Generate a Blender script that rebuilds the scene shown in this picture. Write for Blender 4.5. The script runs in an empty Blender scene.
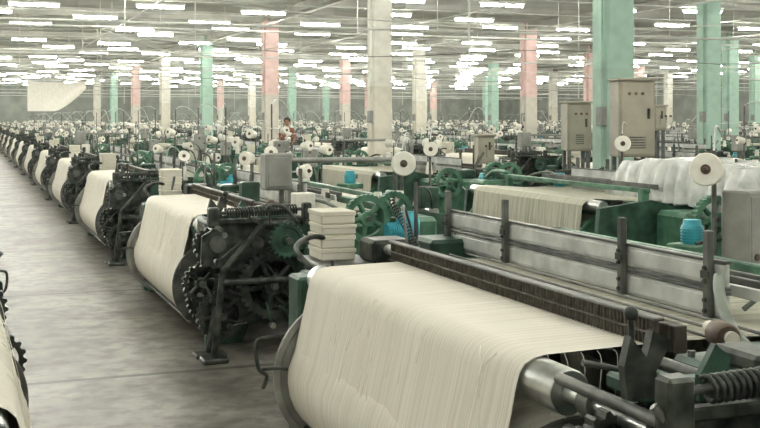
import bpy, math, random
from mathutils import Vector, Matrix
R = random.Random(7)
S = bpy.context.scene
COL = S.collection

# ------------------------------------------------------------------ materials
def new_mat(name):
    m = bpy.data.materials.new(name); m.use_nodes = True
    nt = m.node_tree; b = nt.nodes['Principled BSDF']
    return m, nt, b
def N(nt, t, **kw):
    n = nt.nodes.new(t)
    for k, v in kw.items(): setattr(n, k, v)
    return n
def noisy(name, c1, c2, scale=6, rough=.6, metal=0, detail=4, bump=0, stretch=None, lo=.35, hi=.65, spec=.5):
    m, nt, b = new_mat(name)
    tc = N(nt, 'ShaderNodeTexCoord'); mp = N(nt, 'ShaderNodeMapping')
    nt.links.new(tc.outputs['Object'], mp.inputs[0])
    if stretch: mp.inputs['Scale'].default_value = stretch
    no = N(nt, 'ShaderNodeTexNoise'); no.inputs['Scale'].default_value = scale; no.inputs['Detail'].default_value = detail
    nt.links.new(mp.outputs[0], no.inputs['Vector'])
    r = N(nt, 'ShaderNodeValToRGB')
    r.color_ramp.elements[0].position = lo; r.color_ramp.elements[1].position = hi
    r.color_ramp.elements[0].color = (*c1, 1); r.color_ramp.elements[1].color = (*c2, 1)
    nt.links.new(no.outputs[0], r.inputs[0]); nt.links.new(r.outputs[0], b.inputs['Base Color'])
    b.inputs['Roughness'].default_value = rough; b.inputs['Metallic'].default_value = metal
    b.inputs['Specular IOR Level'].default_value = spec
    if bump:
        bp = N(nt, 'ShaderNodeBump'); bp.inputs['Strength'].default_value = bump; bp.inputs['Distance'].default_value = .01
        nt.links.new(no.outputs[0], bp.inputs['Height']); nt.links.new(bp.outputs[0], b.inputs['Normal'])
    return m
def striped(name, c1, c2, axis_scale, rough=.8, spec=.3, bump=.3):
    """yarn-like stripes: stretched noise"""
    return noisy(name, c1, c2, scale=1, rough=rough, stretch=axis_scale, detail=3, bump=bump, spec=spec)

MATS = {}
MATS['cloth'] = striped('cotton_cloth', (.74,.70,.59), (.88,.855,.765), (1.0, 95, 1.0), .75, .2, .16)
MATS['iron'] = noisy('greasy_black_iron', (.014,.020,.017), (.090,.100,.083), 14, .40, .2)
MATS['dgreen'] = noisy('dark_green_enamel', (.016,.040,.028), (.050,.115,.075), 9, .42)
MATS['green'] = noisy('loom_green_enamel', (.030,.095,.058), (.105,.245,.155), 7, .42)
MATS['steel'] = noisy('polished_steel', (.5,.52,.5), (.75,.77,.74), 9, .28, .9)
MATS['grey'] = noisy('grey_enamel', (.20,.205,.185), (.32,.325,.295), 5, .5)
MATS['dgrey'] = noisy('dark_grey_steel', (.07,.075,.07), (.18,.185,.165), 8, .45, .3)
MATS['white'] = noisy('aluminium_rail', (.48,.50,.48), (.72,.73,.70), 7, .45, .1)
MATS['comb'] = striped('drop_wire_comb', (.030,.027,.022), (.13,.115,.095), (2, 60, 6), .6)
MATS['wire'] = noisy('drop_wires', (.075,.066,.052), (.17,.155,.125), 30, .5, .3)
MATS['warp'] = striped('warp_yarn_sheet', (.36,.36,.29), (.62,.61,.50), (2, 60, 2), .8)
MATS['blue'] = noisy('blue_motor_enamel', (.02,.24,.30), (.05,.40,.48), 8, .4)
MATS['cone'] = noisy('yarn_white', (.78,.76,.67), (.87,.85,.77), 20, .9)
MATS['carton'] = noisy('cream_carton', (.70,.67,.56), (.80,.77,.66), 5, .8)
MATS['rust'] = noisy('brown_rusty_metal', (.07,.05,.035), (.18,.13,.095), 9, .6)
MATS['hose'] = noisy('grey_rubber_hose', (.13,.16,.13), (.22,.25,.21), 8, .5)
MATS['skin'] = noisy('skin', (.33,.18,.11), (.38,.21,.13), 5, .6)
MATS['shirt'] = noisy('dull_red_shirt', (.26,.11,.08), (.32,.14,.10), 8, .8)
MATS['trousers'] = noisy('dark_trousers', (.04,.04,.05), (.07,.07,.08), 8, .8)
MATS['hair'] = noisy('black_hair', (.01,.01,.01), (.03,.025,.02), 20, .5)
MATS['conduit'] = noisy('galvanised_conduit', (.50,.51,.47), (.66,.67,.62), 3, .5, .2)
MATS['cable'] = noisy('grey_cable', (.14,.14,.13), (.20,.20,.18), 3, .6)
MATS['housing'] = noisy('lamp_housing_white', (.6,.6,.56), (.7,.7,.66), 3, .5)

# ------------------------------------------------------------------ mesh builder
class MB:
    def __init__(s): s.v=[]; s.f=[]; s.m=[]; s.s=[]; s.mats=[]
    def mi(s, k):
        if k not in s.mats: s.mats.append(k)
        return s.mats.index(k)
    def add(s, vs, fs, mat, smooth=False):
        o=len(s.v); i=s.mi(mat)
        s.v += [tuple(v) for v in vs]
        for f in fs: s.f.append([o+a for a in f]); s.m.append(i); s.s.append(smooth)
    def box(s, a, b, mat, ch=.006, M=None):
        lo=[min(a[i],b[i]) for i in range(3)]; hi=[max(a[i],b[i]) for i in range(3)]
        ch=min(ch, min(hi[i]-lo[i] for i in range(3))*.3)
        vs=[]; idx={}
        for sx in (0,1):
            for sy in (0,1):
                for sz in (0,1):
                    sg=(sx,sy,sz)
                    for ax in range(3):
                        p=[]
                        for i in range(3):
                            e = hi[i] if sg[i] else lo[i]
                            if i!=ax: e += -ch if sg[i] else ch
                            p.append(e)
                        idx[(sg,ax)]=len(vs); vs.append(Vector(p))
        fs=[]
        for ax in range(3):
            o=[i for i in range(3) if i!=ax]
            for sd in (0,1):
                q=[]
                for (p1,p2) in ((0,0),(1,0),(1,1),(0,1)):
                    sg=[0,0,0]; sg[ax]=sd; sg[o[0]]=p1; sg[o[1]]=p2
                    q.append(idx[(tuple(sg),ax)])
                fs.append(q)
            for p1 in (0,1):
                for p2 in (0,1):
                    A=[0,0,0]; A[o[0]]=p1; A[o[1]]=p2; B=list(A); B[ax]=1
                    A=tuple(A);B=tuple(B)
                    fs.append([idx[(A,o[0])],idx[(B,o[0])],idx[(B,o[1])],idx[(A,o[1])]])
        for sx in (0,1):
            for sy in (0,1):
                for sz in (0,1):
                    fs.append([idx[((sx,sy,sz),k)] for k in range(3)])
        if M is not None: vs=[M@v for v in vs]
        s.add(vs,fs,mat)
    def lathe(s, p, axis, prof, mat, seg=20, smooth=True):
        """prof list of (t along axis, r); smooth -> caps stay flat"""
        ax=Vector(axis).normalized(); u=ax.orthogonal().normalized(); w=ax.cross(u); p=Vector(p)
        def ring(t,r):
            r=max(r,.0005)
            return [p+ax*t+(u*math.cos(2*math.pi*k/seg)+w*math.sin(2*math.pi*k/seg))*r for k in range(seg)]
        vs=[];fs=[]
        for (t,r) in prof: vs+=ring(t,r)
        flat=[];
        for i in range(len(prof)-1):
            isflat=abs(prof[i][0]-prof[i+1][0])<1e-6
            for k in range(seg):
                k2=(k+1)%seg
                f=[i*seg+k,i*seg+k2,(i+1)*seg+k2,(i+1)*seg+k]
                (flat if isflat else fs).append(f)
        s.add(vs,fs,mat,smooth)
        if flat:
            used=sorted({a for f in flat for a in f}); mp={a:i for i,a in enumerate(used)}
            s.add([vs[a] for a in used],[[mp[a] for a in f] for f in flat],mat,False)
        if prof[0][1]>.001: s.add(ring(*prof[0]),[list(range(seg))[::-1]],mat)
        if prof[-1][1]>.001: s.add(ring(*prof[-1]),[list(range(seg))],mat)
    def cyl(s, p1, p2, r, mat, seg=12, r2=None):
        p1=Vector(p1); p2=Vector(p2); L=(p2-p1).length
        if r2 is None: r2=r
        s.lathe(p1,p2-p1,[(0,r),(L,r2)],mat,seg,smooth=seg>6)
    def gear(s, p, r, w, mat, teeth=28, td=.02, hub=.25, spokes=0, axis=(0,1,0)):
        ax=Vector(axis).normalized(); u=ax.orthogonal().normalized(); q=ax.cross(u); p=Vector(p)
        n=teeth*4; outer=[]
        for k in range(n):
            a=2*math.pi*k/n; rr = r if k%4 in (0,1) else r-td
            outer.append((a,rr))
        def ring(t,f): return [p+ax*t+(u*math.cos(a)+q*math.sin(a))*f(rr) for a,rr in outer]
        rim=r-td*2.2; inn = r*.72
        rings=[ring(-w/2,lambda x:x),ring(w/2,lambda x:x),ring(w/2,lambda x:rim),ring(w/2,lambda x:inn)]
        if spokes:
            allr=rings+[ring(-w/2,lambda x:inn),ring(-w/2,lambda x:x)]
        else:
            rings+=[ring(w*.15,lambda x:inn-.004),ring(w*.15,lambda x:r*hub)]
            allr=[ring(-w*.15,lambda x:r*hub),ring(-w*.15,lambda x:inn-.004),ring(-w/2,lambda x:inn)]+rings
        vs=[v for rg in allr for v in rg]; fs=[]
        for i in range(len(allr)-1):
            for k in range(n):
                k2=(k+1)%n; fs.append([i*n+k,i*n+k2,(i+1)*n+k2,(i+1)*n+k])
        s.add(vs,fs,mat)
        s.lathe(p-ax*w*.9,ax,[(0,r*hub),(w*1.8,r*hub)],mat,16,True)
        s.lathe(p-ax*w*1.2,ax,[(0,r*hub*.4),(w*2.4,r*hub*.4)],'steel' if mat=='iron' else 'dgrey',10,True)
        for k in range(spokes):
            a=2*math.pi*k/spokes; dirv=u*math.cos(a)+q*math.sin(a)
            s.cyl(p+dirv*r*hub*.9,p+dirv*(inn+.005),w*.38,mat,8)
    def tube(s, pts, r, mat, seg=8):
        P=[Vector(p) for p in pts]; vs=[];fs=[]
        up=None
        for i,p in enumerate(P):
            t=(P[min(i+1,len(P)-1)]-P[max(i-1,0)]).normalized()
            if up is None: up=t.orthogonal().normalized()
            up=(up-t*up.dot(t)).normalized(); w=t.cross(up)
            for k in range(seg):
                a=2*math.pi*k/seg; vs.append(p+(up*math.cos(a)+w*math.sin(a))*r)
        for i in range(len(P)-1):
            for k in range(seg):
                k2=(k+1)%seg; fs.append([i*seg+k,i*seg+k2,(i+1)*seg+k2,(i+1)*seg+k])
        fs.append(list(range(seg))[::-1]); fs.append([(len(P)-1)*seg+k for k in range(seg)])
        s.add(vs,fs,mat,True)
    def curve(s, pts, r, mat, seg=8, n=6):
        P=[Vector(p) for p in pts]; out=[]
        for i in range(len(P)-1):
            p0=P[max(i-1,0)];p1=P[i];p2=P[i+1];p3=P[min(i+2,len(P)-1)]
            for j in range(n):
                t=j/n
                out.append(.5*((2*p1)+(p2-p0)*t+(2*p0-5*p1+4*p2-p3)*t*t+(-p0+3*p1-3*p2+p3)*t**3))
        out.append(P[-1]); s.tube(out,r,mat,seg)
    def spring(s, p1, p2, R_, r, turns, mat, seg=6):
        p1=Vector(p1);p2=Vector(p2);ax=(p2-p1).normalized();u=ax.orthogonal().normalized();w=ax.cross(u)
        n=turns*12; s.tube([p1+(p2-p1)*(i/n)+(u*math.cos(2*math.pi*i/12)+w*math.sin(2*math.pi*i/12))*R_ for i in range(n+1)],r,mat,seg)
    def prism(s, poly, u0, u1, mat):
        """poly in (x,z), extruded along y"""
        n=len(poly); vs=[(x,u0,z) for x,z in poly]+[(x,u1,z) for x,z in poly]
        fs=[list(range(n)),[n+i for i in range(n)][::-1]]+[[i,(i+1)%n,n+(i+1)%n,n+i] for i in range(n)]
        s.add(vs,fs,mat)
    def sphere(s,p,r,mat,seg=12,sz=1):
        s.lathe((p[0],p[1],p[2]),(0,0,1),[(-r*sz*math.cos(math.pi*i/8),r*math.sin(math.pi*i/8)) for i in range(9)],mat,seg)
    def mesh(s,name):
        me=bpy.data.meshes.new(name); me.from_pydata(s.v,[],s.f)
        for k in s.mats: me.materials.append(MATS[k])
        me.polygons.foreach_set('material_index',s.m); me.polygons.foreach_set('use_smooth',s.s)
        me.update(); return me
def obj(name, me, loc=(0,0,0), rz=0, parent=None, sc=None):
    o=bpy.data.objects.new(name,me); o.location=loc; o.rotation_euler=(0,0,rz); COL.objects.link(o)
    if parent: o.parent=parent
    if sc: o.scale=(sc,sc,sc)
    return o

W=2.2  # cloth width
# ------------------------------------------------------------------ loom
def cloth_sheet(b, seed, nseg=48):
    rr=random.Random(seed)
    prof=[(.50,.962),(.35,.960),(.2,.957),(.10,.955),(.055,.948),(.02,.93),(.0,.905),(-.012,.87),(-.03,.78),(-.055,.68),(-.085,.55)]
    cx,cz,r=.2,.41,.325
    for k in range(0,13):
        a=math.radians(172+k*12); prof.append((cx+r*math.cos(a),cz+r*math.sin(a)))
    vs=[];fs=[];n=len(prof)
    ph=[rr.uniform(0,6) for _ in range(5)]
    for j in range(nseg+1):
        u=W*j/nseg
        for i,(x,z) in enumerate(prof):
            amp=.004 if 5<i<13 else .0006
            wv=amp*(math.sin(u*5+ph[0]+i*.25)+.5*math.sin(u*13+ph[1]+i*.1)+.3*math.sin(u*37+ph[2]+i*.12))
            vs.append((x-wv,u,z))
    for j in range(nseg):
        for i in range(n-1):
            fs.append([j*n+i,j*n+i+1,(j+1)*n+i+1,(j+1)*n+i])
    b.add(vs,fs,'cloth',True)
    b.lathe((cx,.005,cz),(0,1,0),[(0,.05),(0,r-.006),(W-.01,r-.006),(W-.01,.05)],'cloth',40,True)
    if nseg>20:   # loose warp ends lying over the cloth and hanging from its edge
        for i in range(16):
            u=rr.uniform(.1,W-.1); k=rr.randrange(6,9); du=rr.uniform(-.05,.05)
            pts=[(prof[m][0]-.012,u+du*(m-5),prof[m][1]+.004) for m in range(5,k+3)]
            b.tube(pts,.0012,'cone',4)
        for i in range(5):
            b.curve([(.1+.06*i,-.005,.955),(.1+.06*i,-.03,.9),(.1+.05*i,-.02,.75-.05*i)],.0012,'cone',4,4)
def flange(b,x,u,z,r,mat,d=1):
    b.lathe((x,u,z),(0,d,0),[(0,.05),(0,r-.03),(0,r),(.025,r),(.025,r-.03),(.012,r-.04),(.012,.10),(.05,.08),(.05,.03)],mat,48,False)

def side_plate(b,u0,u1,mat):
    b.prism([(.06,0),(.34,0),(.40,.14),(.75,.22),(1.3,.22),(1.55,.12),(1.6,0),(2.0,0),(2.06,.5),(2.02,.92),(1.5,.98),(1.25,.92),(.95,.93),(.6,.90),(.14,.84),(.10,.72),(.30,.6),(.28,.4),(.08,.3)],u0,u1,mat)
    for x in (.12,.26,1.68,1.9):
        b.cyl((x,(u0+u1)/2,.0),(x,(u0+u1)/2,.05),.03,'iron',8)
def knob_lever(b,p,q,r=.011,k=.026):
    b.cyl(p,q,r,'iron',8); b.sphere(q,k,'iron')

def spool(b,p,d,r,L=.15,seg=24):
    p=Vector(p); d=Vector(d).normalized()
    b.lathe(p,d,[(0,r*.25),(0,r*.70),(L*.1,r*.76),(L*.85,r*.97),(L*.95,r),(L,r*.93),(L,r*.28)],'cone',seg)
    b.lathe(p+d*(L*.97),d,[(0,.001),(0,r*.30),(.012,r*.30),(.012,r*.16),(.03,r*.10)],'rust',12)
    b.cyl(p-d*.12,p+d*L,.008,'steel',8)

def build_loom(seed, detail=1, opt=''):
    b=MB(); rr=random.Random(seed)
    cloth_sheet(b,seed,70 if detail else 12)
    flange(b,.2,-.035,.41,.345,'dgrey'); flange(b,.2,W+.035,.41,.39,'grey',-1)
    # take-up drum, shaft
    b.lathe((.085,-.17,.875),(0,1,0),[(0,.03),(0,.066),(.006,.07),(W+.3,.07),(W+.3,.03)],'steel',28)
    b.cyl((.085,-.60,.875),(.085,-.1,.875),.028,'steel',16)
    b.cyl((.085,-.33,.875),(.085,-.27,.875),.045,'dgrey',16)
    b.cyl((.2,-.6,.41),(.2,W+.5,.41),.035,'dgrey',14)
    for u in (-.27,W+.2): side_plate(b,u,u+.06,'dgreen')
    b.box((.4,-.25,.16),(.52,W+.25,.3),'dgreen'); b.box((1.2,-.25,.2),(1.32,W+.25,.34),'dgreen')
    b.cyl((.62,-.3,.5),(.62,W+.3,.5),.035,'dgrey'); b.cyl((1.1,-.9,.42),(1.1,W+.5,.42),.04,'dgrey')
    # sley/comb : reed seen as a dark mesh strip
    b.box((.47,-.04,.90),(.49,W+.12,1.05),'comb',.003)
    b.box((.46,-.06,1.045),(.50,W+.14,1.057),'dgrey',.004)
    b.box((.44,-.06,.86),(.53,W+.14,.91),'iron',.004)
    if detail:
        n=110
        for i in range(n):
            u=-.03+i*(W+.13)/(n-1)
            b.box((.464,u,.91),(.470,u+.004,1.045),'wire',.001)
        for z in (.955,1.0): b.box((.458,-.04,z),(.470,W+.12,z+.006),'wire',.001)
    b.box((.55,-.04,.93),(.60,W+.14,1.02),'comb',.003)
    # warp sheet + shed
    def sheet(pts,u0,u1,mat):
        vs=[];fs=[]
        for x,z in pts: vs+= [(x,u0,z),(x,u1,z)]
        for i in range(len(pts)-1): fs.append([2*i,2*i+1,2*i+3,2*i+2])
        b.add(vs,fs,mat)
    sheet([(.50,.965),(.98,.955),(1.45,.95),(1.9,.985),(1.99,.975),(2.04,.93),(2.06,.75),(2.07,.5)],0,W,'warp')
    for x in (.70,.80,.90): b.cyl((x,-.05,.972),(x,W+.1,.972),.006,'dgrey',8)
    # heald frames / rails
    u0,u1=.28,2.82
    for (za,zb) in ((1.075,1.160),(.955,1.045)):
        us=[u0,.36,.94,2.02,u1]
        b.box((1.005,u0,za),(1.022,u1,zb),'white',.004)
        b.box((.998,u0,zb),(1.03,u1,zb+.012),'dgrey',.003); b.box((.998,u0,za-.012),(1.03,u1,za),'dgrey',.003)
        for i in range(1,4):
            b.box((.998,us[i]+.04,za+.012),(1.008,us[i+1]-.04,zb-.012),'white',.003)
    for u in (.36,.94,2.02,2.74):
        b.box((.972,u-.018,.84),(1.0,u+.018,1.28),'dgrey',.004)
        for z in (.98,1.02,1.09,1.14): b.cyl((.962,u,z),(.975,u,z),.009,'iron',6)
        b.box((.965,u-.024,1.10),(.975,u+.024,1.13),'iron',.002)
    for i in range(4):
        x=1.08+i*.05; z=1.03+.02*(i%2)
        b.box((x,.05,z),(x+.018,W-.02,z+.045),'dgrey' if i%2 else 'white',.003)
    # back-rest, warp beam
    b.cyl((1.95,-.2,.93),(1.95,W+.2,.93),.05,'steel',16)
    b.lathe((1.74,.03,.46),(0,1,0),[(0,.1),(0,.35),(W-.06,.35),(W-.06,.1)],'warp',32)
    flange(b,1.74,0.0,.46,.42,'green',-1); flange(b,1.74,W,.46,.42,'green')
    b.cyl((1.74,-.3,.46),(1.74,W+.3,.46),.05,'dgrey')
    b.box((1.50,-.2,1.04),(1.55,W+.25,1.08),'green'); b.box((1.5,-.22,.9),(1.57,-.14,1.08),'green'); b.box((1.5,W+.15,.9),(1.57,W+.23,1.08),'green')
    # ------------ near mechanism (black gearing)
    G=[(.20,-.36,.41,.31,.05,44,0,'iron'),(.45,-.42,.72,.20,.045,26,5,'iron'),(.06,-.44,.77,.13,.05,18,0,'iron'),(.62,-.5,.42,.19,.05,24,0,'iron'),
       (.26,-.56,.60,.15,.04,20,0,'iron'),(-.02,-.5,.50,.14,.04,18,4,'iron'),(.85,-.46,.68,.24,.05,30,6,'dgreen'),(.10,-.62,.28,.18,.04,24,5,'iron'),(.45,-.75,.50,.25,.06,36,5,'iron'),(.5,-.95,.84,.13,.05,20,0,'dgreen')]
    for x,u,z,r,w,t,sp,mt in G:
        b.gear((x,u,z),r,w,mt,t if detail else t//2,.016,.28,sp)
        b.cyl((x,u-.1,z),(x,-.2,z),.024,'dgrey',10)
    for (x0,z0,x1,z1) in ((0,.0,.06,.62),(.06,.62,.35,.95),(.9,0,.80,.62),(.80,.62,.55,.95),(.06,.55,.80,.55),(.35,.95,.55,.95)):
        p=Vector((x0,-.86,z0)); q=Vector((x1,-.86,z1)); b.cyl(p,q,.024,'iron',8)
    for x in (0,.9): b.box((x-.09,-.95,0),(x+.09,-.78,.035),'iron',.01)
    b.prism([(-.06,.66),(.18,.60),(.45,.66),(.55,.85),(.4,.96),(.1,.95),(-.05,.86)],-.70,-.67,'iron')
    b.cyl((.06,-.72,.80),(.06,-.65,.80),.06,'dgrey',16); b.cyl((.35,-.73,.80),(.35,-.65,.80),.045,'dgrey',16)
    b.prism([(.9,0),(1.3,0),(1.35,.9),(1.2,1.04),(.95,1.0),(.85,.9)],-1.0,-.92,'dgreen')
    b.box((.62,-1.0,.35),(.98,-.55,.80),'dgreen',.02); b.box((.68,-1.04,.42),(.92,-.99,.74),'iron',.01)
    b.box((1.05,-1.2,.0),(1.5,-.95,.12),'dgreen',.02)
    b.cyl((.03,-.95,.93),(.03,-.2,.93),.018,'dgrey'); b.cyl((.30,-1.0,.98),(.30,-.25,.98),.02,'iron')
    b.box((-.02,-.8,.95),(.75,-.76,.985),'iron',.006); b.box((.1,-.55,.95),(.9,-.50,.99),'dgreen',.006)
    b.box((.35,-.70,.90),(.60,-.30,1.0),'dgreen',.015); b.box((.40,-.62,1.0),(.52,-.42,1.05),'iron',.012)
    for x in (.38,.45,.52,.58):
        for u in (-.66,-.36): b.cyl((x,u,1.0),(x,u,1.018),.012,'dgrey',6)
    b.box((.16,-.46,.90),(.34,-.24,.95),'dgreen',.01); b.box((.62,-.42,.94),(.86,-.20,.99),'dgreen',.01)
    b.spring((.10,-.80,1.03),(.62,-.80,1.045),.032,.0065,26,'iron'); b.cyl((.0,-.80,1.03),(.7,-.80,1.045),.012,'dgrey',8)
    b.spring((.22,-.30,.62),(.24,-.30,.90),.022,.005,16,'dgrey'); b.spring((.70,-.62,.82),(.72,-.35,.98),.018,.004,16,'dgrey')
    b.box((-.03,-.83,.93),(.05,-.76,1.07),'iron',.01); b.box((.66,-.84,.93),(.72,-.76,1.09),'iron',.01)
    knob_lever(b,(.20,-.33,.90),(.205,-.31,1.13),.009,.022); knob_lever(b,(.38,-.95,.95),(.36,-1.0,1.08),.008,.018)
    b.prism([(.03,.95),(.13,.95),(.12,1.02),(.17,1.10),(.11,1.13),(.09,1.06),(.04,1.12),(.02,1.04)],-.56,-.53,'iron')
    b.prism([(.20,.95),(.28,.95),(.30,1.06),(.25,1.10),(.20,1.02)],-.64,-.62,'dgreen')
    b.lathe((.56,-.30,1.03),(.3,1,0),[(0,.02),(0,.036),(.01,.042),(.09,.042),(.10,.036),(.10,.02)],'rust',20)
    b.lathe((.56,-.32,1.03),(.3,1,0),[(0,.015),(0,.022),(.2,.022)],'carton',16)
    b.curve([(.3,-.6,.95),(.35,-.75,1.06),(.5,-.85,1.07),(.6,-.9,.95)],.012,'iron')
    b.curve([(.75,-.3,.98),(.85,-.5,1.08),(.95,-.8,1.02),(1.0,-.95,.9)],.014,'hose')
    for i in range(38 if detail else 8):
        x=rr.uniform(-.02,.95);z=rr.uniform(.2,.95);u=rr.uniform(-.98,-.3)
        a=rr.uniform(0,math.pi); L=rr.uniform(.10,.30)
        q=(max(-.05,x+math.cos(a)*L),u+rr.uniform(-.04,.04),max(.1,min(1.0,z+math.sin(a)*L)))
        b.cyl((x,u,z),q,rr.uniform(.007,.015),rr.choice(('iron','iron','dgrey','dgreen')),7)
        b.cyl((x,u-.03,z),(x,u+.03,z),.022,'iron' if rr.random()<.7 else 'steel',8)
    b.box((-.10,-.75,.0),(.12,-.60,.03),'iron'); b.cyl((-.0,-.67,.03),(.05,-.67,.35),.02,'iron')
    # green pulleys, gearbox, motor
    b.gear((1.00,-1.22,1.0),.17,.05,'green',32,.006,.3,5); b.gear((1.24,-1.12,1.04),.14,.06,'green',24,.006,.3,4)
    b.box((1.18,-1.1,.6),(1.6,-.7,.98),'green',.03); b.box((.98,-1.1,.55),(1.2,-.9,.95),'green',.02)
    b.lathe((1.30,-1.25,.86),(0,0,1),[(0,.05),(0,.075),(.02,.085),(.13,.085),(.14,.07),(.18,.065),(.18,.04)],'blue',20)
    b.lathe((1.12,-1.3,.90),(1,0,0),[(0,.04),(.0,.065),(.16,.065),(.16,.04)],'blue',20)
    for k in range(9): b.lathe((1.13+.016*k,-1.3,.90),(1,0,0),[(0,.06),(0,.074),(.005,.074),(.005,.06)],'blue',20,False)
    b.box((1.1,-1.36,.0),(1.45,-1.2,.83),'dgreen',.02)
    b.curve([(1.35,-1.1,1.0),(1.5,-.6,1.10),(1.55,-.2,1.10)],.025,'green')
    b.box((1.28,-.8,1.0),(1.34,.3,1.06),'green',.01)
    # ------------ far mechanism
    b.box((.02,W+.30,.0),(.12,W+.50,.86),'dgreen',.015); b.box((.1,W+.36,.6),(.9,W+.6,.86),'dgreen',.02)
    b.gear((.35,W+.42,.62),.22,.05,'iron',28,.015,.3,5); b.gear((.68,W+.5,.5),.2,.05,'iron',26,.015,.3,0)
    b.box((.2,W+.45,.86),(.55,W+.95,.895),'dgrey',.01)
    b.box((.25,W+.9,0),(.33,W+.97,.88),'dgreen'); b.box((.5,W+.9,0),(.56,W+.97,.88),'dgreen')
    b.box((.75,W+.3,.3),(1.5,W+.75,.9),'green',.04); b.box((.8,W+.35,.9),(1.1,W+.65,1.02),'dgreen',.02)
    b.gear((1.3,W+.85,.86),.2,.06,'green',30,.01,.3,6); b.cyl((1.3,W+.5,.86),(1.3,W+.9,.86),.03,'dgrey')
    b.box((1.2,W+.75,.0),(1.5,W+1.0,.4),'dgreen',.02)
    b.cyl((.55,W+.1,.98),(.55,W+.75,.98),.03,'steel',12); b.box((.46,W+.36,.9),(.70,W+.6,1.03),'iron',.02)
    b.curve([(.1,W+.3,.9),(.05,W+.45,1.0),(.2,W+.6,1.04),(.4,W+.7,.98)],.015,'iron')
    b.cyl((.75,W+.45,1.0),(.75,W+.45,1.34),.012,'dgrey',8); b.spring((.70,W+.30,.98),(.62,W+.5,1.24),.016,.004,18,'dgrey')
    b.curve([(.60,W+.2,.98),(.62,W+.3,1.15),(.7,W+.5,1.2),(.8,W+.6,1.0)],.008,'dgrey')
    for i in range(14 if detail else 4):
        x=rr.uniform(.1,1.3);z=rr.uniform(.6,1.05);u=W+rr.uniform(.3,.85)
        b.cyl((x,u,z),(x+rr.uniform(-.2,.2),u+rr.uniform(-.15,.15),z+rr.uniform(-.15,.15)),rr.uniform(.007,.015),'iron' if rr.random()<.7 else 'steel',7)
    # brake handle loop in front of the roll
    b.curve([(-.10,W+.10,.60),(-.24,W+.08,.60),(-.27,W+.06,.56),(-.26,W+.04,.46),(-.22,W+.04,.42),(-.24,W+.04,.36)],.010,'iron')
    b.curve([(-.24,W+.06,.45),(-.17,W-.02,.47),(-.13,W-.02,.46)],.008,'iron')
    b.cyl((-.10,W+.10,.60),(.1,W+.25,.60),.012,'iron')
    b.cyl((-.02,-.1,.15),(-.02,W+.1,.15),.014,'iron',8)
    if 'b' in opt:   # electric box + bridge bar
        b.box((.58,-.05,1.13),(.80,.12,1.42),'grey',.012); b.box((.60,-.06,1.16),(.78,-.045,1.39),'grey',.004)
        b.cyl((.74,.05,.9),(.74,.05,1.15),.02,'dgrey'); b.cyl((.66,.05,1.36),(1.72,.02,1.36),.022,'grey',10); b.cyl((1.70,.02,.95),(1.70,.02,1.38),.018,'dgrey')
    if 'c' in opt:   # yarn creel bar with cheeses
        b.cyl((1.35,.2,.95),(1.35,.2,1.5),.012,'dgrey',8); b.cyl((1.35,1.9,.95),(1.35,1.9,1.5),.012,'dgrey',8); b.cyl((1.35,.2,1.48),(1.35,1.9,1.48),.012,'dgrey',8)
        for u in (.5,1.5): spool(b,(1.35,u,1.44),(-.5,-.85,.1),.085,.13,16)
    if 'd' in opt:   # bobbins, cones, guide rods and small boxes carried on the machine top
        for i in range(16):
            x=rr.uniform(.6,1.9); u=rr.choice((rr.uniform(-1.1,-.2),rr.uniform(W+.2,W+.9),rr.uniform(0,W))); z=1.0
            t=rr.random(); h=rr.uniform(.12,.42)
            if t<.3:
                b.cyl((x,u,z-.06),(x,u,z+h),.009,'dgrey',6); spool(b,(x,u,z+h),(rr.uniform(-1,.6),-.8,rr.uniform(-.2,.5)),rr.uniform(.045,.07),.11,12)
            elif t<.5: b.box((x-.08,u-.06,z-.03),(x+.08,u+.06,z+.14),rr.choice(('carton','grey','dgreen','cone')),.008)
            elif t<.75: b.lathe((x,u,z-.04),(0,0,1),[(0,.05),(.16,.03),(.16,.01)],'cone',10)
            else: b.curve([(x,u,z-.05),(x+.05,u,z+h),(x+.2,u+.1,z+h*.9),(x+.25,u+.15,z)],.008,rr.choice(('steel','hose','iron')),5,4)
    return b.mesh('power_loom')
LA=[build_loom(11),build_loom(12,1,'bd'),build_loom(13,1,'d')]
LF=[build_loom(21,0,'bd'),build_loom(22,0,'cd'),build_loom(23,0,'d')]

# ------------------------------------------------------------------ accessories
def cone_stand(seed,h=1.42,r=.10,d=(-.45,-.9,.1)):
    b=MB()
    b.lathe((0,0,0),(0,0,1),[(0,.14),(.02,.14),(.03,.03)],'iron',16)
    b.cyl((0,0,.02),(0,0,h+.12),.014,'dgrey',8)
    d=Vector(d).normalized()
    spool(b,Vector((0,0,h))+d*.03,d,r,.15)
    b.box((-.04,-.03,h-.03),(.04,.03,h+.03),'iron',.008)
    b.curve([(0,0,h+.1),(.05,.05,h+.25),(.2,.2,h+.22)],.006,'steel',6)
    b.cyl((-.12,0,h*.72),(.14,0,h*.74),.01,'iron',7)
    return b.mesh('yarn_cone_stand')
CS=[cone_stand(1,1.32,.075,(-.8,-.6,.1)),cone_stand(2,1.40,.085,(-.4,-.9,.15)),cone_stand(3,1.26,.08,(.5,-.85,.1)),cone_stand(4,1.5,.07,(-.95,-.2,.1))]
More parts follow.
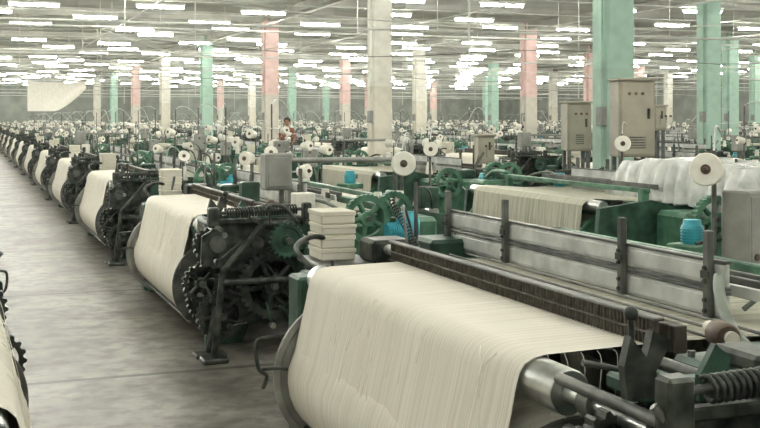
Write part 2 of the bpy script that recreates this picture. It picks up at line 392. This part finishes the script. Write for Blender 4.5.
def pole_box(seed,h=1.3,w=.22,hb=.32):
    b=MB()
    b.box((-.03,-.03,0),(.03,.03,h),'dgrey'); b.box((-.12,-.12,0),(.12,.12,.02),'iron')
    b.box((-w/2,-.09,h-.08),(w/2,.09,h-.08+hb),'grey',.012)
    b.box((-w/2+.02,-.098,h-.05),(w/2-.02,-.088,h-.11+hb),'grey',.004)
    b.cyl((w/2-.05,-.11,h+.05),(w/2-.05,-.09,h+.05),.014,'iron'); b.cyl((-w/2+.06,-.11,h+.14),(-w/2+.06,-.09,h+.14),.018,'rust')
    b.curve([(.05,.0,h-.08),(.12,-.02,h-.35),(.05,.05,.5),(.0,.08,.1)],.018,'hose')
    return b.mesh('control_box')
PB=[pole_box(1,1.2,.2,.28),pole_box(2,1.05,.18,.26)]
def wire_post():
    b=MB()
    b.cyl((0,0,0),(0,0,1.9),.012,'dgrey',7); b.box((-.1,-.1,0),(.1,.1,.02),'iron')
    b.curve([(0,0,1.9),(.15,0,1.97),(.4,0,1.9),(.7,0,1.6)],.008,'steel',6)
    b.cyl((-.15,0,1.55),(.45,0,1.55),.01,'steel',7); b.cyl((.45,0,1.55),(.45,0,1.3),.008,'steel',6)
    spool(b,(.3,0,1.5),(-.3,-.8,.2),.06,.11,12); spool(b,(0,0,1.32),(-.6,-.8,.1),.07,.12,12)
    return b.mesh('yarn_guide_post')
WP=wire_post()
def carton_stack():
    b=MB(); z=0; rr=random.Random(4)
    for i,h in enumerate((.07,.075,.06,.075)):
        dx=rr.uniform(-.01,.01)
        b.box((-.10+dx,-.13,z),(.10+dx,.13,z+h-.004),'carton',.008)
        b.box((-.105+dx,-.135,z+h*.62),(.105+dx,.135,z+h-.002),'carton',.004); z+=h
    return b.mesh('yarn_carton_stack')
CT=carton_stack()

# ------------------------------------------------------------------ place looms
PITCH=5.38; Y0=3.06
for g in range(5):
    xa=1.61+7.95*g; xb=xa+5.5
    for k in range(15):
        y=Y0+PITCH*k
        if xa>3 and y+5<xa*1.05: continue
        near=k<5 and g<2
        me=(LA[(k*1+g)%3] if near else LF[(k+g)%3])
        obj('power_loom',me,(xa,y,0))
        obj('power_loom',(LA[(k+2)%3] if near else LF[(k+g+1)%3]),(xb,y+W,0),math.pi)
        for xx,yy in ((xa+2.25,y+2.75),(xb-2.3,y-.3)):
            if not (g==0 and k<2) and R.random()<.75:
                obj('yarn_cone_stand',CS[R.randrange(4)],(xx+R.uniform(-.05,.05),yy+R.uniform(-.3,.3),0),R.uniform(-.8,.8))
        if k>1 or g>0:
            if R.random()<.6: obj('control_box',PB[R.randrange(2)],(xa+2.3,y+.3+R.uniform(-.2,.3),0),R.uniform(-.2,.2))
            if R.random()<.6: obj('control_box',PB[R.randrange(2)],(xb-2.35,y+2.0+R.uniform(-.2,.2),0),R.uniform(-.2,.2))
            obj('yarn_guide_post',WP,(xa+2.5,y+1.3+R.uniform(-.3,.3),0),R.uniform(-3,3))
            if k>2: obj('yarn_guide_post',WP,(xb-2.6,y+R.uniform(.8,1.5),0),R.uniform(-3,3))
            if k>1 and R.random()<.6:
                obj('yarn_cone_stand',CS[R.randrange(4)],(xa+2.3,y+4.3+R.uniform(-.3,.3),0),R.uniform(-.5,.5))
        if g==0 and k<6 or R.random()<.5:
            obj('yarn_carton_stack',CT,(xa+.36,y+W+.76,.895),R.uniform(-.06,.06))
obj('power_loom',LA[0],(.12,Y0+W,0),math.pi)
obj('power_loom',LF[2],(.0,Y0+W+PITCH,0),math.pi)
obj('power_loom',LF[2],(.0,Y0+W+2*PITCH,0),math.pi)

# pieces standing in the service passage behind the first looms
def at(px,d):   # ground point seen below photo column px at view depth d
    X=(px+33)*d/1175; return X,(d-.3516*X)/.9362
X,Y=at(714,6.1); obj('yarn_cone_stand',cone_stand(9,1.40,.092,(-.75,-.6,.12)),(X,Y,0),0)
X,Y=at(430,11.5); obj('yarn_cone_stand',cone_stand(9,1.36,.075,(-.35,-.9,.1)),(X,Y,0),0)
X,Y=at(402,8.9); obj('yarn_cone_stand',cone_stand(9,1.32,.10,(-.3,-.95,.1)),(X,Y,0),0)
X,Y=at(622,12.3); obj('yarn_cone_stand',cone_stand(9,1.40,.09,(-.5,-.85,.1)),(X,Y,0),0)
X,Y=at(745,6.1); obj('control_box',pole_box(5,.80,.20,.58),(X,Y,0),.3)
def feeder():
    b=MB()
    b.box((-.10,-.12,0),(.10,.12,.03),'iron'); b.box((-.05,-.05,0),(.05,.05,.93),'dgreen',.01); b.box((-.12,-.10,.90),(.12,.10,.96),'green',.01)
    b.lathe((0,0,.96),(0,0,1),[(0,.04),(0,.058),(.02,.064),(.10,.064),(.11,.055),(.14,.05),(.14,.02)],'blue',20)
    for k in range(5): b.lathe((0,0,.975+.017*k),(0,0,1),[(0,.06),(0,.069),(.006,.069),(.006,.06)],'blue',20,False)
    b.box((.055,-.03,1.01),(.09,.03,1.06),'dgrey',.005)
    return b.mesh('electric_motor')
FE=feeder()
for px,d in ((692,6.5),(560,12.0),(350,12.5)):
    X,Y=at(px,d); obj('electric_motor',FE,(X,Y,0),.3)
b=MB()
b.curve([(2.52,3.26,1.13),(2.46,3.18,1.09),(2.40,3.07,1.03),(2.32,2.87,.975),(2.36,2.72,.93),(2.5,2.6,.6),(2.55,2.5,.15),(2.6,2.5,.02)],.020,'hose',10)
b.curve([(2.66,3.3,1.0),(2.9,3.3,1.14),(3.2,3.5,1.16),(3.6,4.3,1.1)],.010,'hose',8)
obj('rubber_hose',b.mesh('rubber_hose'))

# large electrical cabinets next to the green column
MATS['cab']=noisy('beige_grey_cabinet',(.27,.26,.21),(.36,.34,.27),3,.55)
def cabinet(w,d,h,z0):
    b=MB()
    for x in (-w/2+.04,w/2-.04):
        for y in (-d/2+.04,d/2-.04): b.box((x-.025,y-.025,0),(x+.025,y+.025,z0+.02),'dgrey')
    b.box((-w/2,-d/2,z0),(w/2,d/2,z0+h),'cab',.015)
    b.box((-w/2+.03,-d/2-.015,z0+.03),(w/2-.03,-d/2,z0+h-.03),'cab',.006)
    b.box((w/2-.10,-d/2-.03,z0+h*.5),(w/2-.07,-d/2-.012,z0+h*.5+.12),'iron',.004)
    for k in range(5): b.box((-w/2+.12,-d/2-.02,z0+.1+k*.03),(w/2-.12,-d/2-.012,z0+.115+k*.03),'dgrey',.002)
    for k in range(3): b.cyl((-w/2+.12+.08*k,-d/2-.03,z0+h-.15),(-w/2+.12+.08*k,-d/2-.01,z0+h-.15),.018,'rust')
    b.box((-w/2-.02,-d/2-.03,z0+h),(w/2+.02,d/2+.02,z0+h+.03),'cab',.006)
    return b.mesh('electrical_cabinet')
X,Y=at(632,12.8); obj('electrical_cabinet',cabinet(.44,.3,.88,1.25),(X,Y,0),-.2)
X,Y=at(576,15.8); obj('electrical_cabinet',cabinet(.36,.3,.68,1.23),(X,Y,0),-.2)
X,Y=at(484,17.0); obj('electrical_cabinet',cabinet(.26,.3,.42,1.0),(X,Y,0),-.2)
X,Y=at(656,17.5); obj('electrical_cabinet',cabinet(.22,.3,.38,1.5),(X,Y,0),-.2)

# plastic sheet draped over a stopped loom
def draped_sheet(lx,ly,ov=.42):
    b=MB(); n=60;m=90;vs=[];fs=[];rr=random.Random(3)
    ph=[rr.uniform(0,6) for _ in range(9)]
    def cr(t,L):
        a=t*(L+ov)
        if abs(a)<=L: return a,0
        e=abs(a)-L; return math.copysign(L+.08*(1-math.exp(-e*6))+.12*e,a), e
    for i in range(n+1):
        for j in range(m+1):
            x,dx=cr(-1+2*i/n,lx); y,dy=cr(-1+2*j/m,ly)
            z=1.31-max(dx,dy)*.93-.14*max(0,x/lx)-.05*(1-math.cos(y*3.1))*.5
            z+=.006*math.sin(x*9+y*6+ph[1])+.006*math.sin(y*17-x*7+ph[2])+.004*math.sin(x*27+ph[3]+y*13)
            e=max(dx,dy); k=.035*min(1,e*4)
            vs.append((x+k*math.sin(y*31+ph[4]+math.sin(y*7)),y+k*math.sin(x*30+ph[5]),z))
    for i in range(n):
        for j in range(m): fs.append([i*(m+1)+j,(i+1)*(m+1)+j,(i+1)*(m+1)+j+1,i*(m+1)+j+1])
    b.add(vs,fs,'plastic',True)
    return b.mesh('plastic_dust_sheet')
def plastic():
    m=noisy('milky_plastic_sheet',(.50,.53,.50),(.80,.82,.78),8,.16,0,6,.5,lo=.3,hi=.6)
    b=m.node_tree.nodes['Principled BSDF']; b.inputs['Alpha'].default_value=.82
    return m
MATS['plastic']=plastic()
obj('plastic_dust_sheet',draped_sheet(.54,.90),(6.55,8.35,0.02),0)

# hanging sheet
def hanging_sheet():
    b=MB(); n=24;m=14;vs=[];fs=[]
    for i in range(n+1):
        t=i/n; x=-.75+1.5*t
        top=2.68-.03*math.sin(math.pi*t); bot=1.88+.0*t+(.62*max(0,(t-.45)/.55)**1.5)
        for j in range(m+1):
            s=j/m; z=top+(bot-top)*s
            vs.append((x,.06*math.sin(t*9+s*2)*s+.12*math.sin(s*math.pi),z))
    for i in range(n):
        for j in range(m): fs.append([i*(m+1)+j,i*(m+1)+j+1,(i+1)*(m+1)+j+1,(i+1)*(m+1)+j])
    b.add(vs,fs,'cone',True)
    b.cyl((-1.0,0,2.69),(1.1,0,2.69),.012,'conduit',6)
    for x in (-.95,1.05): b.cyl((x,0,2.69),(x,0,4.55),.008,'conduit',6)
    return b.mesh('hanging_cotton_sheet')
obj('hanging_cotton_sheet',hanging_sheet(),(2.25,30.5,0))

# ------------------------------------------------------------------ room
XL,XR,YB,YF,H=-14,44,88,-8,4.6
def plane_box(name,a,b_,mat):
    b=MB(); MATS[name+'_m']=mat; b.box(a,b_,name+'_m',.001); return obj(name,b.mesh(name))
def floor_mat():
    m,nt,b=new_mat('worn_concrete')
    tc=N(nt,'ShaderNodeTexCoord')
    n1=N(nt,'ShaderNodeTexNoise'); n1.inputs['Scale'].default_value=1.1; n1.inputs['Detail'].default_value=9; n1.inputs['Roughness'].default_value=.68
    n2=N(nt,'ShaderNodeTexNoise'); n2.inputs['Scale'].default_value=7; n2.inputs['Detail'].default_value=8
    for n in (n1,n2): nt.links.new(tc.outputs['Object'],n.inputs['Vector'])
    r1=N(nt,'ShaderNodeValToRGB'); e=r1.color_ramp.elements
    e[0].position=.38; e[0].color=(.115,.106,.088,1); e[1].position=.64; e[1].color=(.36,.342,.30,1)
    e2=r1.color_ramp.elements.new(.5); e2.color=(.235,.222,.19,1)
    nt.links.new(n1.outputs[0],r1.inputs[0])
    r2=N(nt,'ShaderNodeValToRGB'); r2.color_ramp.elements[0].position=.38; r2.color_ramp.elements[0].color=(.45,.45,.45,1); r2.color_ramp.elements[1].position=.55
    nt.links.new(n2.outputs[0],r2.inputs[0])
    mx=N(nt,'ShaderNodeMix',data_type='RGBA',blend_type='MULTIPLY'); mx.inputs[0].default_value=.8
    nt.links.new(r1.outputs[0],mx.inputs[6]); nt.links.new(r2.outputs[0],mx.inputs[7])
    br=N(nt,'ShaderNodeTexBrick'); br.inputs['Scale'].default_value=.19; br.offset=0
    br.inputs['Mortar Size'].default_value=.006; br.inputs['Color1'].default_value=(1,1,1,1); br.inputs['Color2'].default_value=(.9,.9,.9,1); br.inputs['Mortar'].default_value=(.25,.25,.25,1)
    br.inputs['Brick Width'].default_value=1.2; br.inputs['Row Height'].default_value=.7
    nt.links.new(tc.outputs['Object'],br.inputs['Vector'])
    m2=N(nt,'ShaderNodeMix',data_type='RGBA',blend_type='MULTIPLY'); m2.inputs[0].default_value=1
    nt.links.new(mx.outputs[2],m2.inputs[6]); nt.links.new(br.outputs[0],m2.inputs[7])
    nt.links.new(m2.outputs[2],b.inputs['Base Color']); b.inputs['Roughness'].default_value=.42
    return m
plane_box('floor',(XL,YF,-.1),(XR,YB,0),floor_mat())
plane_box('ceiling',(XL,YF,H),(XR,YB,H+.1),noisy('ceiling_paint',(.48,.49,.44),(.60,.60,.55),1.5,.9))
wm=noisy('hall_wall_paint',(.24,.26,.23),(.33,.35,.31),1.2,.9)
plane_box('wall_back',(XL,YB,0),(XR,YB+.1,H),wm)
plane_box('wall_right',(XR,YF,0),(XR+.1,YB,H),wm)
plane_box('wall_left',(XL-.1,YF,0),(XL,YB,H),wm)
plane_box('wall_front',(XL,YF-.1,0),(XR,YF,H),wm)
b=MB(); MATS['beam']=noisy('beam_paint',(.36,.36,.32),(.48,.48,.43),2,.9)
for k in range(-2,9): 
    y=12.46+8.74*k
    b.box((XL,y-.15,H-.22),(XR,y+.15,H),'beam',.01)
for X in (-7.9,7.95,16.1,23.6,31.8,39.7): b.box((X-.12,YF,H-.20),(X+.12,YB,H),'beam',.01)
obj('trim_1',b.mesh('ceiling_beams'))

def col_mat(name,c,low):
    m,nt,b=new_mat(name); tc=N(nt,'ShaderNodeTexCoord'); sp=N(nt,'ShaderNodeSeparateXYZ')
    nt.links.new(tc.outputs['Object'],sp.inputs[0])
    no=N(nt,'ShaderNodeTexNoise'); no.inputs['Scale'].default_value=3; no.inputs['Detail'].default_value=6
    nt.links.new(tc.outputs['Object'],no.inputs['Vector'])
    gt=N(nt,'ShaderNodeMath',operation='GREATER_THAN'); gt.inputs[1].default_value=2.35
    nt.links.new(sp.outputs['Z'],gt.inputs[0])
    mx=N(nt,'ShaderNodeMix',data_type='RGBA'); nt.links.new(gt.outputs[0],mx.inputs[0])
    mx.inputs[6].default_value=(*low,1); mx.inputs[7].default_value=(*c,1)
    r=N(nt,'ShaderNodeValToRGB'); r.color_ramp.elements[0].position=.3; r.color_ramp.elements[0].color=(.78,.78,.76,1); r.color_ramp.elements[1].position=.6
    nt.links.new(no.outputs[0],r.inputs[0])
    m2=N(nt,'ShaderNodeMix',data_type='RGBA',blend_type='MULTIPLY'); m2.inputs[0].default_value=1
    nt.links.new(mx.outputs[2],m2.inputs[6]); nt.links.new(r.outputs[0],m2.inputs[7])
    nt.links.new(m2.outputs[2],b.inputs['Base Color']); b.inputs['Roughness'].default_value=.7
    return m
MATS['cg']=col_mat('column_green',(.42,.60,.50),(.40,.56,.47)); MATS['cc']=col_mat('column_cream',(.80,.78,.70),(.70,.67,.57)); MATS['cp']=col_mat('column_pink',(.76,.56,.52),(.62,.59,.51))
def column(k):
    b=MB(); b.box((-.2,-.2,0),(.2,.2,H),k,.02); b.box((-.23,-.23,0),(.23,.23,.25),k,.01)
    b.cyl((-.235,-.1,.25),(-.235,-.1,H-.3),.02,k,8)
    b.box((-.28,-.18,1.6),(-.2,-.02,1.85),'grey',.008)
    return b.mesh('column')
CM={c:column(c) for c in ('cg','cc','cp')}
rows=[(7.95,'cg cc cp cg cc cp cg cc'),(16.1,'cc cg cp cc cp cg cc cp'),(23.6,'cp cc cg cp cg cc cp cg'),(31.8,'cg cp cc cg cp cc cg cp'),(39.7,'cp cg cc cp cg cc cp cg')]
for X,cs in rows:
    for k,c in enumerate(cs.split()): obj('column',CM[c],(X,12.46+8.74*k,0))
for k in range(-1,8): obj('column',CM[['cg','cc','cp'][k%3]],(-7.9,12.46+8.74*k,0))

# lamps
m,nt,b=new_mat('fluorescent_tube_glow'); b.inputs['Emission Color'].default_value=(1,.985,.91,1); b.inputs['Emission Strength'].default_value=52; b.inputs['Base Color'].default_value=(.9,.9,.85,1)
MATS['glow']=m
hb=MB(); tb=MB(); cb=MB()
ys=[YF+3+3.0*i for i in range(32)]
nlamp=0
for j,y in enumerate(ys):
    if y>YB-2: break
    off=(j%2)*1.3+R.uniform(-.3,.3)
    x=XL+2+off
    while x<XR-1.5:
        if R.random()<.84:
            xx=x+R.uniform(-.3,.3); yy=y+R.uniform(-.35,.35); L=.55; z=4.18+R.uniform(-.05,.05)
            hb.box((xx-L,yy-.07,z+.05),(xx+L,yy+.07,z+.10),'housing',.004)
            tb.lathe((xx-L+.03,yy,z+.015),(1,0,0),[(0,.028),(2*L-.06,.028)],'glow',5,False)
            for e in (-.4,.4): cb.cyl((xx+e,yy,z+.09),(xx+e,yy,H),.006,'conduit',4)
            nlamp+=1
        x+=2.7
    cb.cyl((XL,y+.12,4.36),(XR,y+.12,4.36),.018,'conduit',5)
for x in [XL+1+3.3*i for i in range(17)]:
    cb.cyl((x,YF,3.95),(x,YB,3.95),.018,'conduit',5)
for i in range(18):
    y=10+4.37*i; z=(3.25,3.55)[i%2]
    cb.cyl((XL,y-.4,z),(XR,y-.4,z+R.uniform(-.1,.1)),.022,'conduit',6)
    for x in [XL+2+5*i for i in range(12)]: cb.cyl((x,y-.4,z),(x,y-.4,H),.008,'conduit',4)
for i in range(30):
    x=R.uniform(2,30); y=R.uniform(16,60)
    cb.curve([(x,y,3.9),(x+R.uniform(1,4),y+R.uniform(-2,2),R.uniform(2.9,3.4)),(x+R.uniform(4,8),y+R.uniform(-3,3),3.8)],.010,'conduit',5,5)
for i in range(9):   # long sagging wires over the looms
    y=13+6.3*i
    cb.curve([(x_,y+R.uniform(-.2,.2),2.85+(.0 if n_%2 else .2)) for n_,x_ in enumerate(range(3,43,4))],.008,'cable' if i%2 else 'conduit',5,4)
for g in range(4):
    for k in range(1,13,2):
        x=1.61+7.95*g+R.choice((2.45,3.0)); y=Y0+PITCH*k+R.uniform(0,2)
        cb.cyl((x,y,2.1),(x,y,4.36),.010,'conduit',5)
lamp=obj('fluorescent_ceiling_lamps',hb.mesh('lamp_housings')); obj('tubes',tb.mesh('lamp_tubes'),parent=lamp)
obj('ceiling_conduits',cb.mesh('ceiling_conduits'))
print('lamps',nlamp)

# ------------------------------------------------------------------ worker
def skin_body(name,verts,edges,mat,parent,sub=2):
    me=bpy.data.meshes.new(name); me.from_pydata([v[:3] for v in verts],edges,[]); o=obj(name,me,parent=parent)
    sk=o.modifiers.new('skin','SKIN'); 
    for i,v in enumerate(verts): me.skin_vertices[0].data[i].radius=(v[3],v[4] if len(v)>4 else v[3])
    me.skin_vertices[0].data[0].use_root=True
    s=o.modifiers.new('sub','SUBSURF'); s.levels=sub; s.render_levels=sub
    me.materials.append(MATS[mat]); 
    return o
def worker(loc,rz):
    e=bpy.data.objects.new('mill_worker',None); COL.objects.link(e); e.location=loc; e.rotation_euler=(0,0,rz)
    skin_body('shirt',[(0,0,.92,.15,.11),(0,0,1.1,.14,.10),(0,-.01,1.3,.17,.11),(0,0,1.42,.09,.07),(-.17,0,1.38,.06),(.17,0,1.38,.06),(-.23,-.02,1.12,.045),(.23,-.02,1.12,.045),(-.2,-.2,1.0,.036),(.2,-.2,1.0,.036)],
      [(0,1),(1,2),(2,3),(2,4),(2,5),(4,6),(5,7),(6,8),(7,9)],'shirt',e)
    skin_body('trousers',[(0,0,.93,.15,.11),(-.09,0,.84,.085),(.09,0,.84,.085),(-.1,-.01,.47,.06),(.1,.01,.47,.06),(-.1,.01,.09,.045),(.1,.02,.09,.045)],[(0,1),(0,2),(1,3),(2,4),(3,5),(4,6)],'trousers',e)
    skin_body('shoe_left',[(-.1,.02,.045,.045),(-.1,-.14,.035,.04)],[(0,1)],'iron',e)
    skin_body('shoe_right',[(.1,.02,.045,.045),(.1,-.14,.035,.04)],[(0,1)],'iron',e)
    skin_body('head',[(0,0,1.42,.05),(0,0,1.48,.048),(0,-.01,1.55,.07,.075),(0,-.005,1.63,.075,.085),(0,0,1.68,.05)],[(0,1),(1,2),(2,3),(3,4)],'skin',e)
    b=MB()
    b.lathe((0,.02,1.60),(0,.15,1),[(-.02,.075),(.02,.093),(.06,.093),(.1,.07),(.125,.02),(.125,.001)],'hair',16)
    b.lathe((0,-.10,1.575),(0,-.4,-1),[(-.02,.006),(0,.012),(.03,.016),(.035,.004)],'skin',8)
    for x in (-.03,.03): b.sphere((x,-.085,1.60),.01,'hair',8)
    for x in (-.085,.085): b.sphere((x,0,1.58),.02,'skin',8,1.4)
    b.box((-.022,-.094,1.525),(.022,-.088,1.532),'rust',.001)
    obj('hair_and_face',b.mesh('hair_and_face'),parent=e)
    for sx in (-1,1):
        p=Vector((.2*sx,-.2,1.0))
        skin_body('hand',[(p.x,p.y,p.z,.024),(p.x,p.y-.06,p.z-.02,.034,.016),(p.x,p.y-.09,p.z-.03,.03,.014)],[(0,1),(1,2)],'skin',e,1)
        for f in range(4):
            x=p.x+(-.024+.016*f); L=(.055,.07,.075,.06)[f if sx>0 else 3-f]
            skin_body('finger',[(x,p.y-.085,p.z-.03,.008),(x,p.y-.085-L*.55,p.z-.04,.008),(x,p.y-.085-L*.85,p.z-.07,.007)],[(0,1),(1,2)],'skin',e,1)
        skin_body('thumb',[(p.x-.02*sx,p.y-.04,p.z-.02,.01),(p.x-.045*sx,p.y-.075,p.z-.03,.009),(p.x-.045*sx,p.y-.1,p.z-.045,.008)],[(0,1),(1,2)],'skin',e,1)
X,Y=at(294,31.0); worker((X-.2,Y,0),-.5)

# ------------------------------------------------------------------ world, camera, colour
w=bpy.data.worlds.new('World'); S.world=w; w.use_nodes=True
w.node_tree.nodes['Background'].inputs[0].default_value=(.8,.85,.8,1); w.node_tree.nodes['Background'].inputs[1].default_value=.3
F=1100
cd=bpy.data.cameras.new('camera'); cam=bpy.data.objects.new('camera',cd); COL.objects.link(cam)
cd.sensor_fit='HORIZONTAL'; cd.sensor_width=36; cd.lens=36*F/760; cd.shift_y=-96/760; cd.clip_end=300
th=math.atan(413/F)
cam.location=(0,0,1.7); cam.rotation_euler=(math.pi/2,0,-th); S.camera=cam
S.view_settings.view_transform='Standard'; S.view_settings.look='None'; S.view_settings.exposure=.95; S.view_settings.gamma=.97
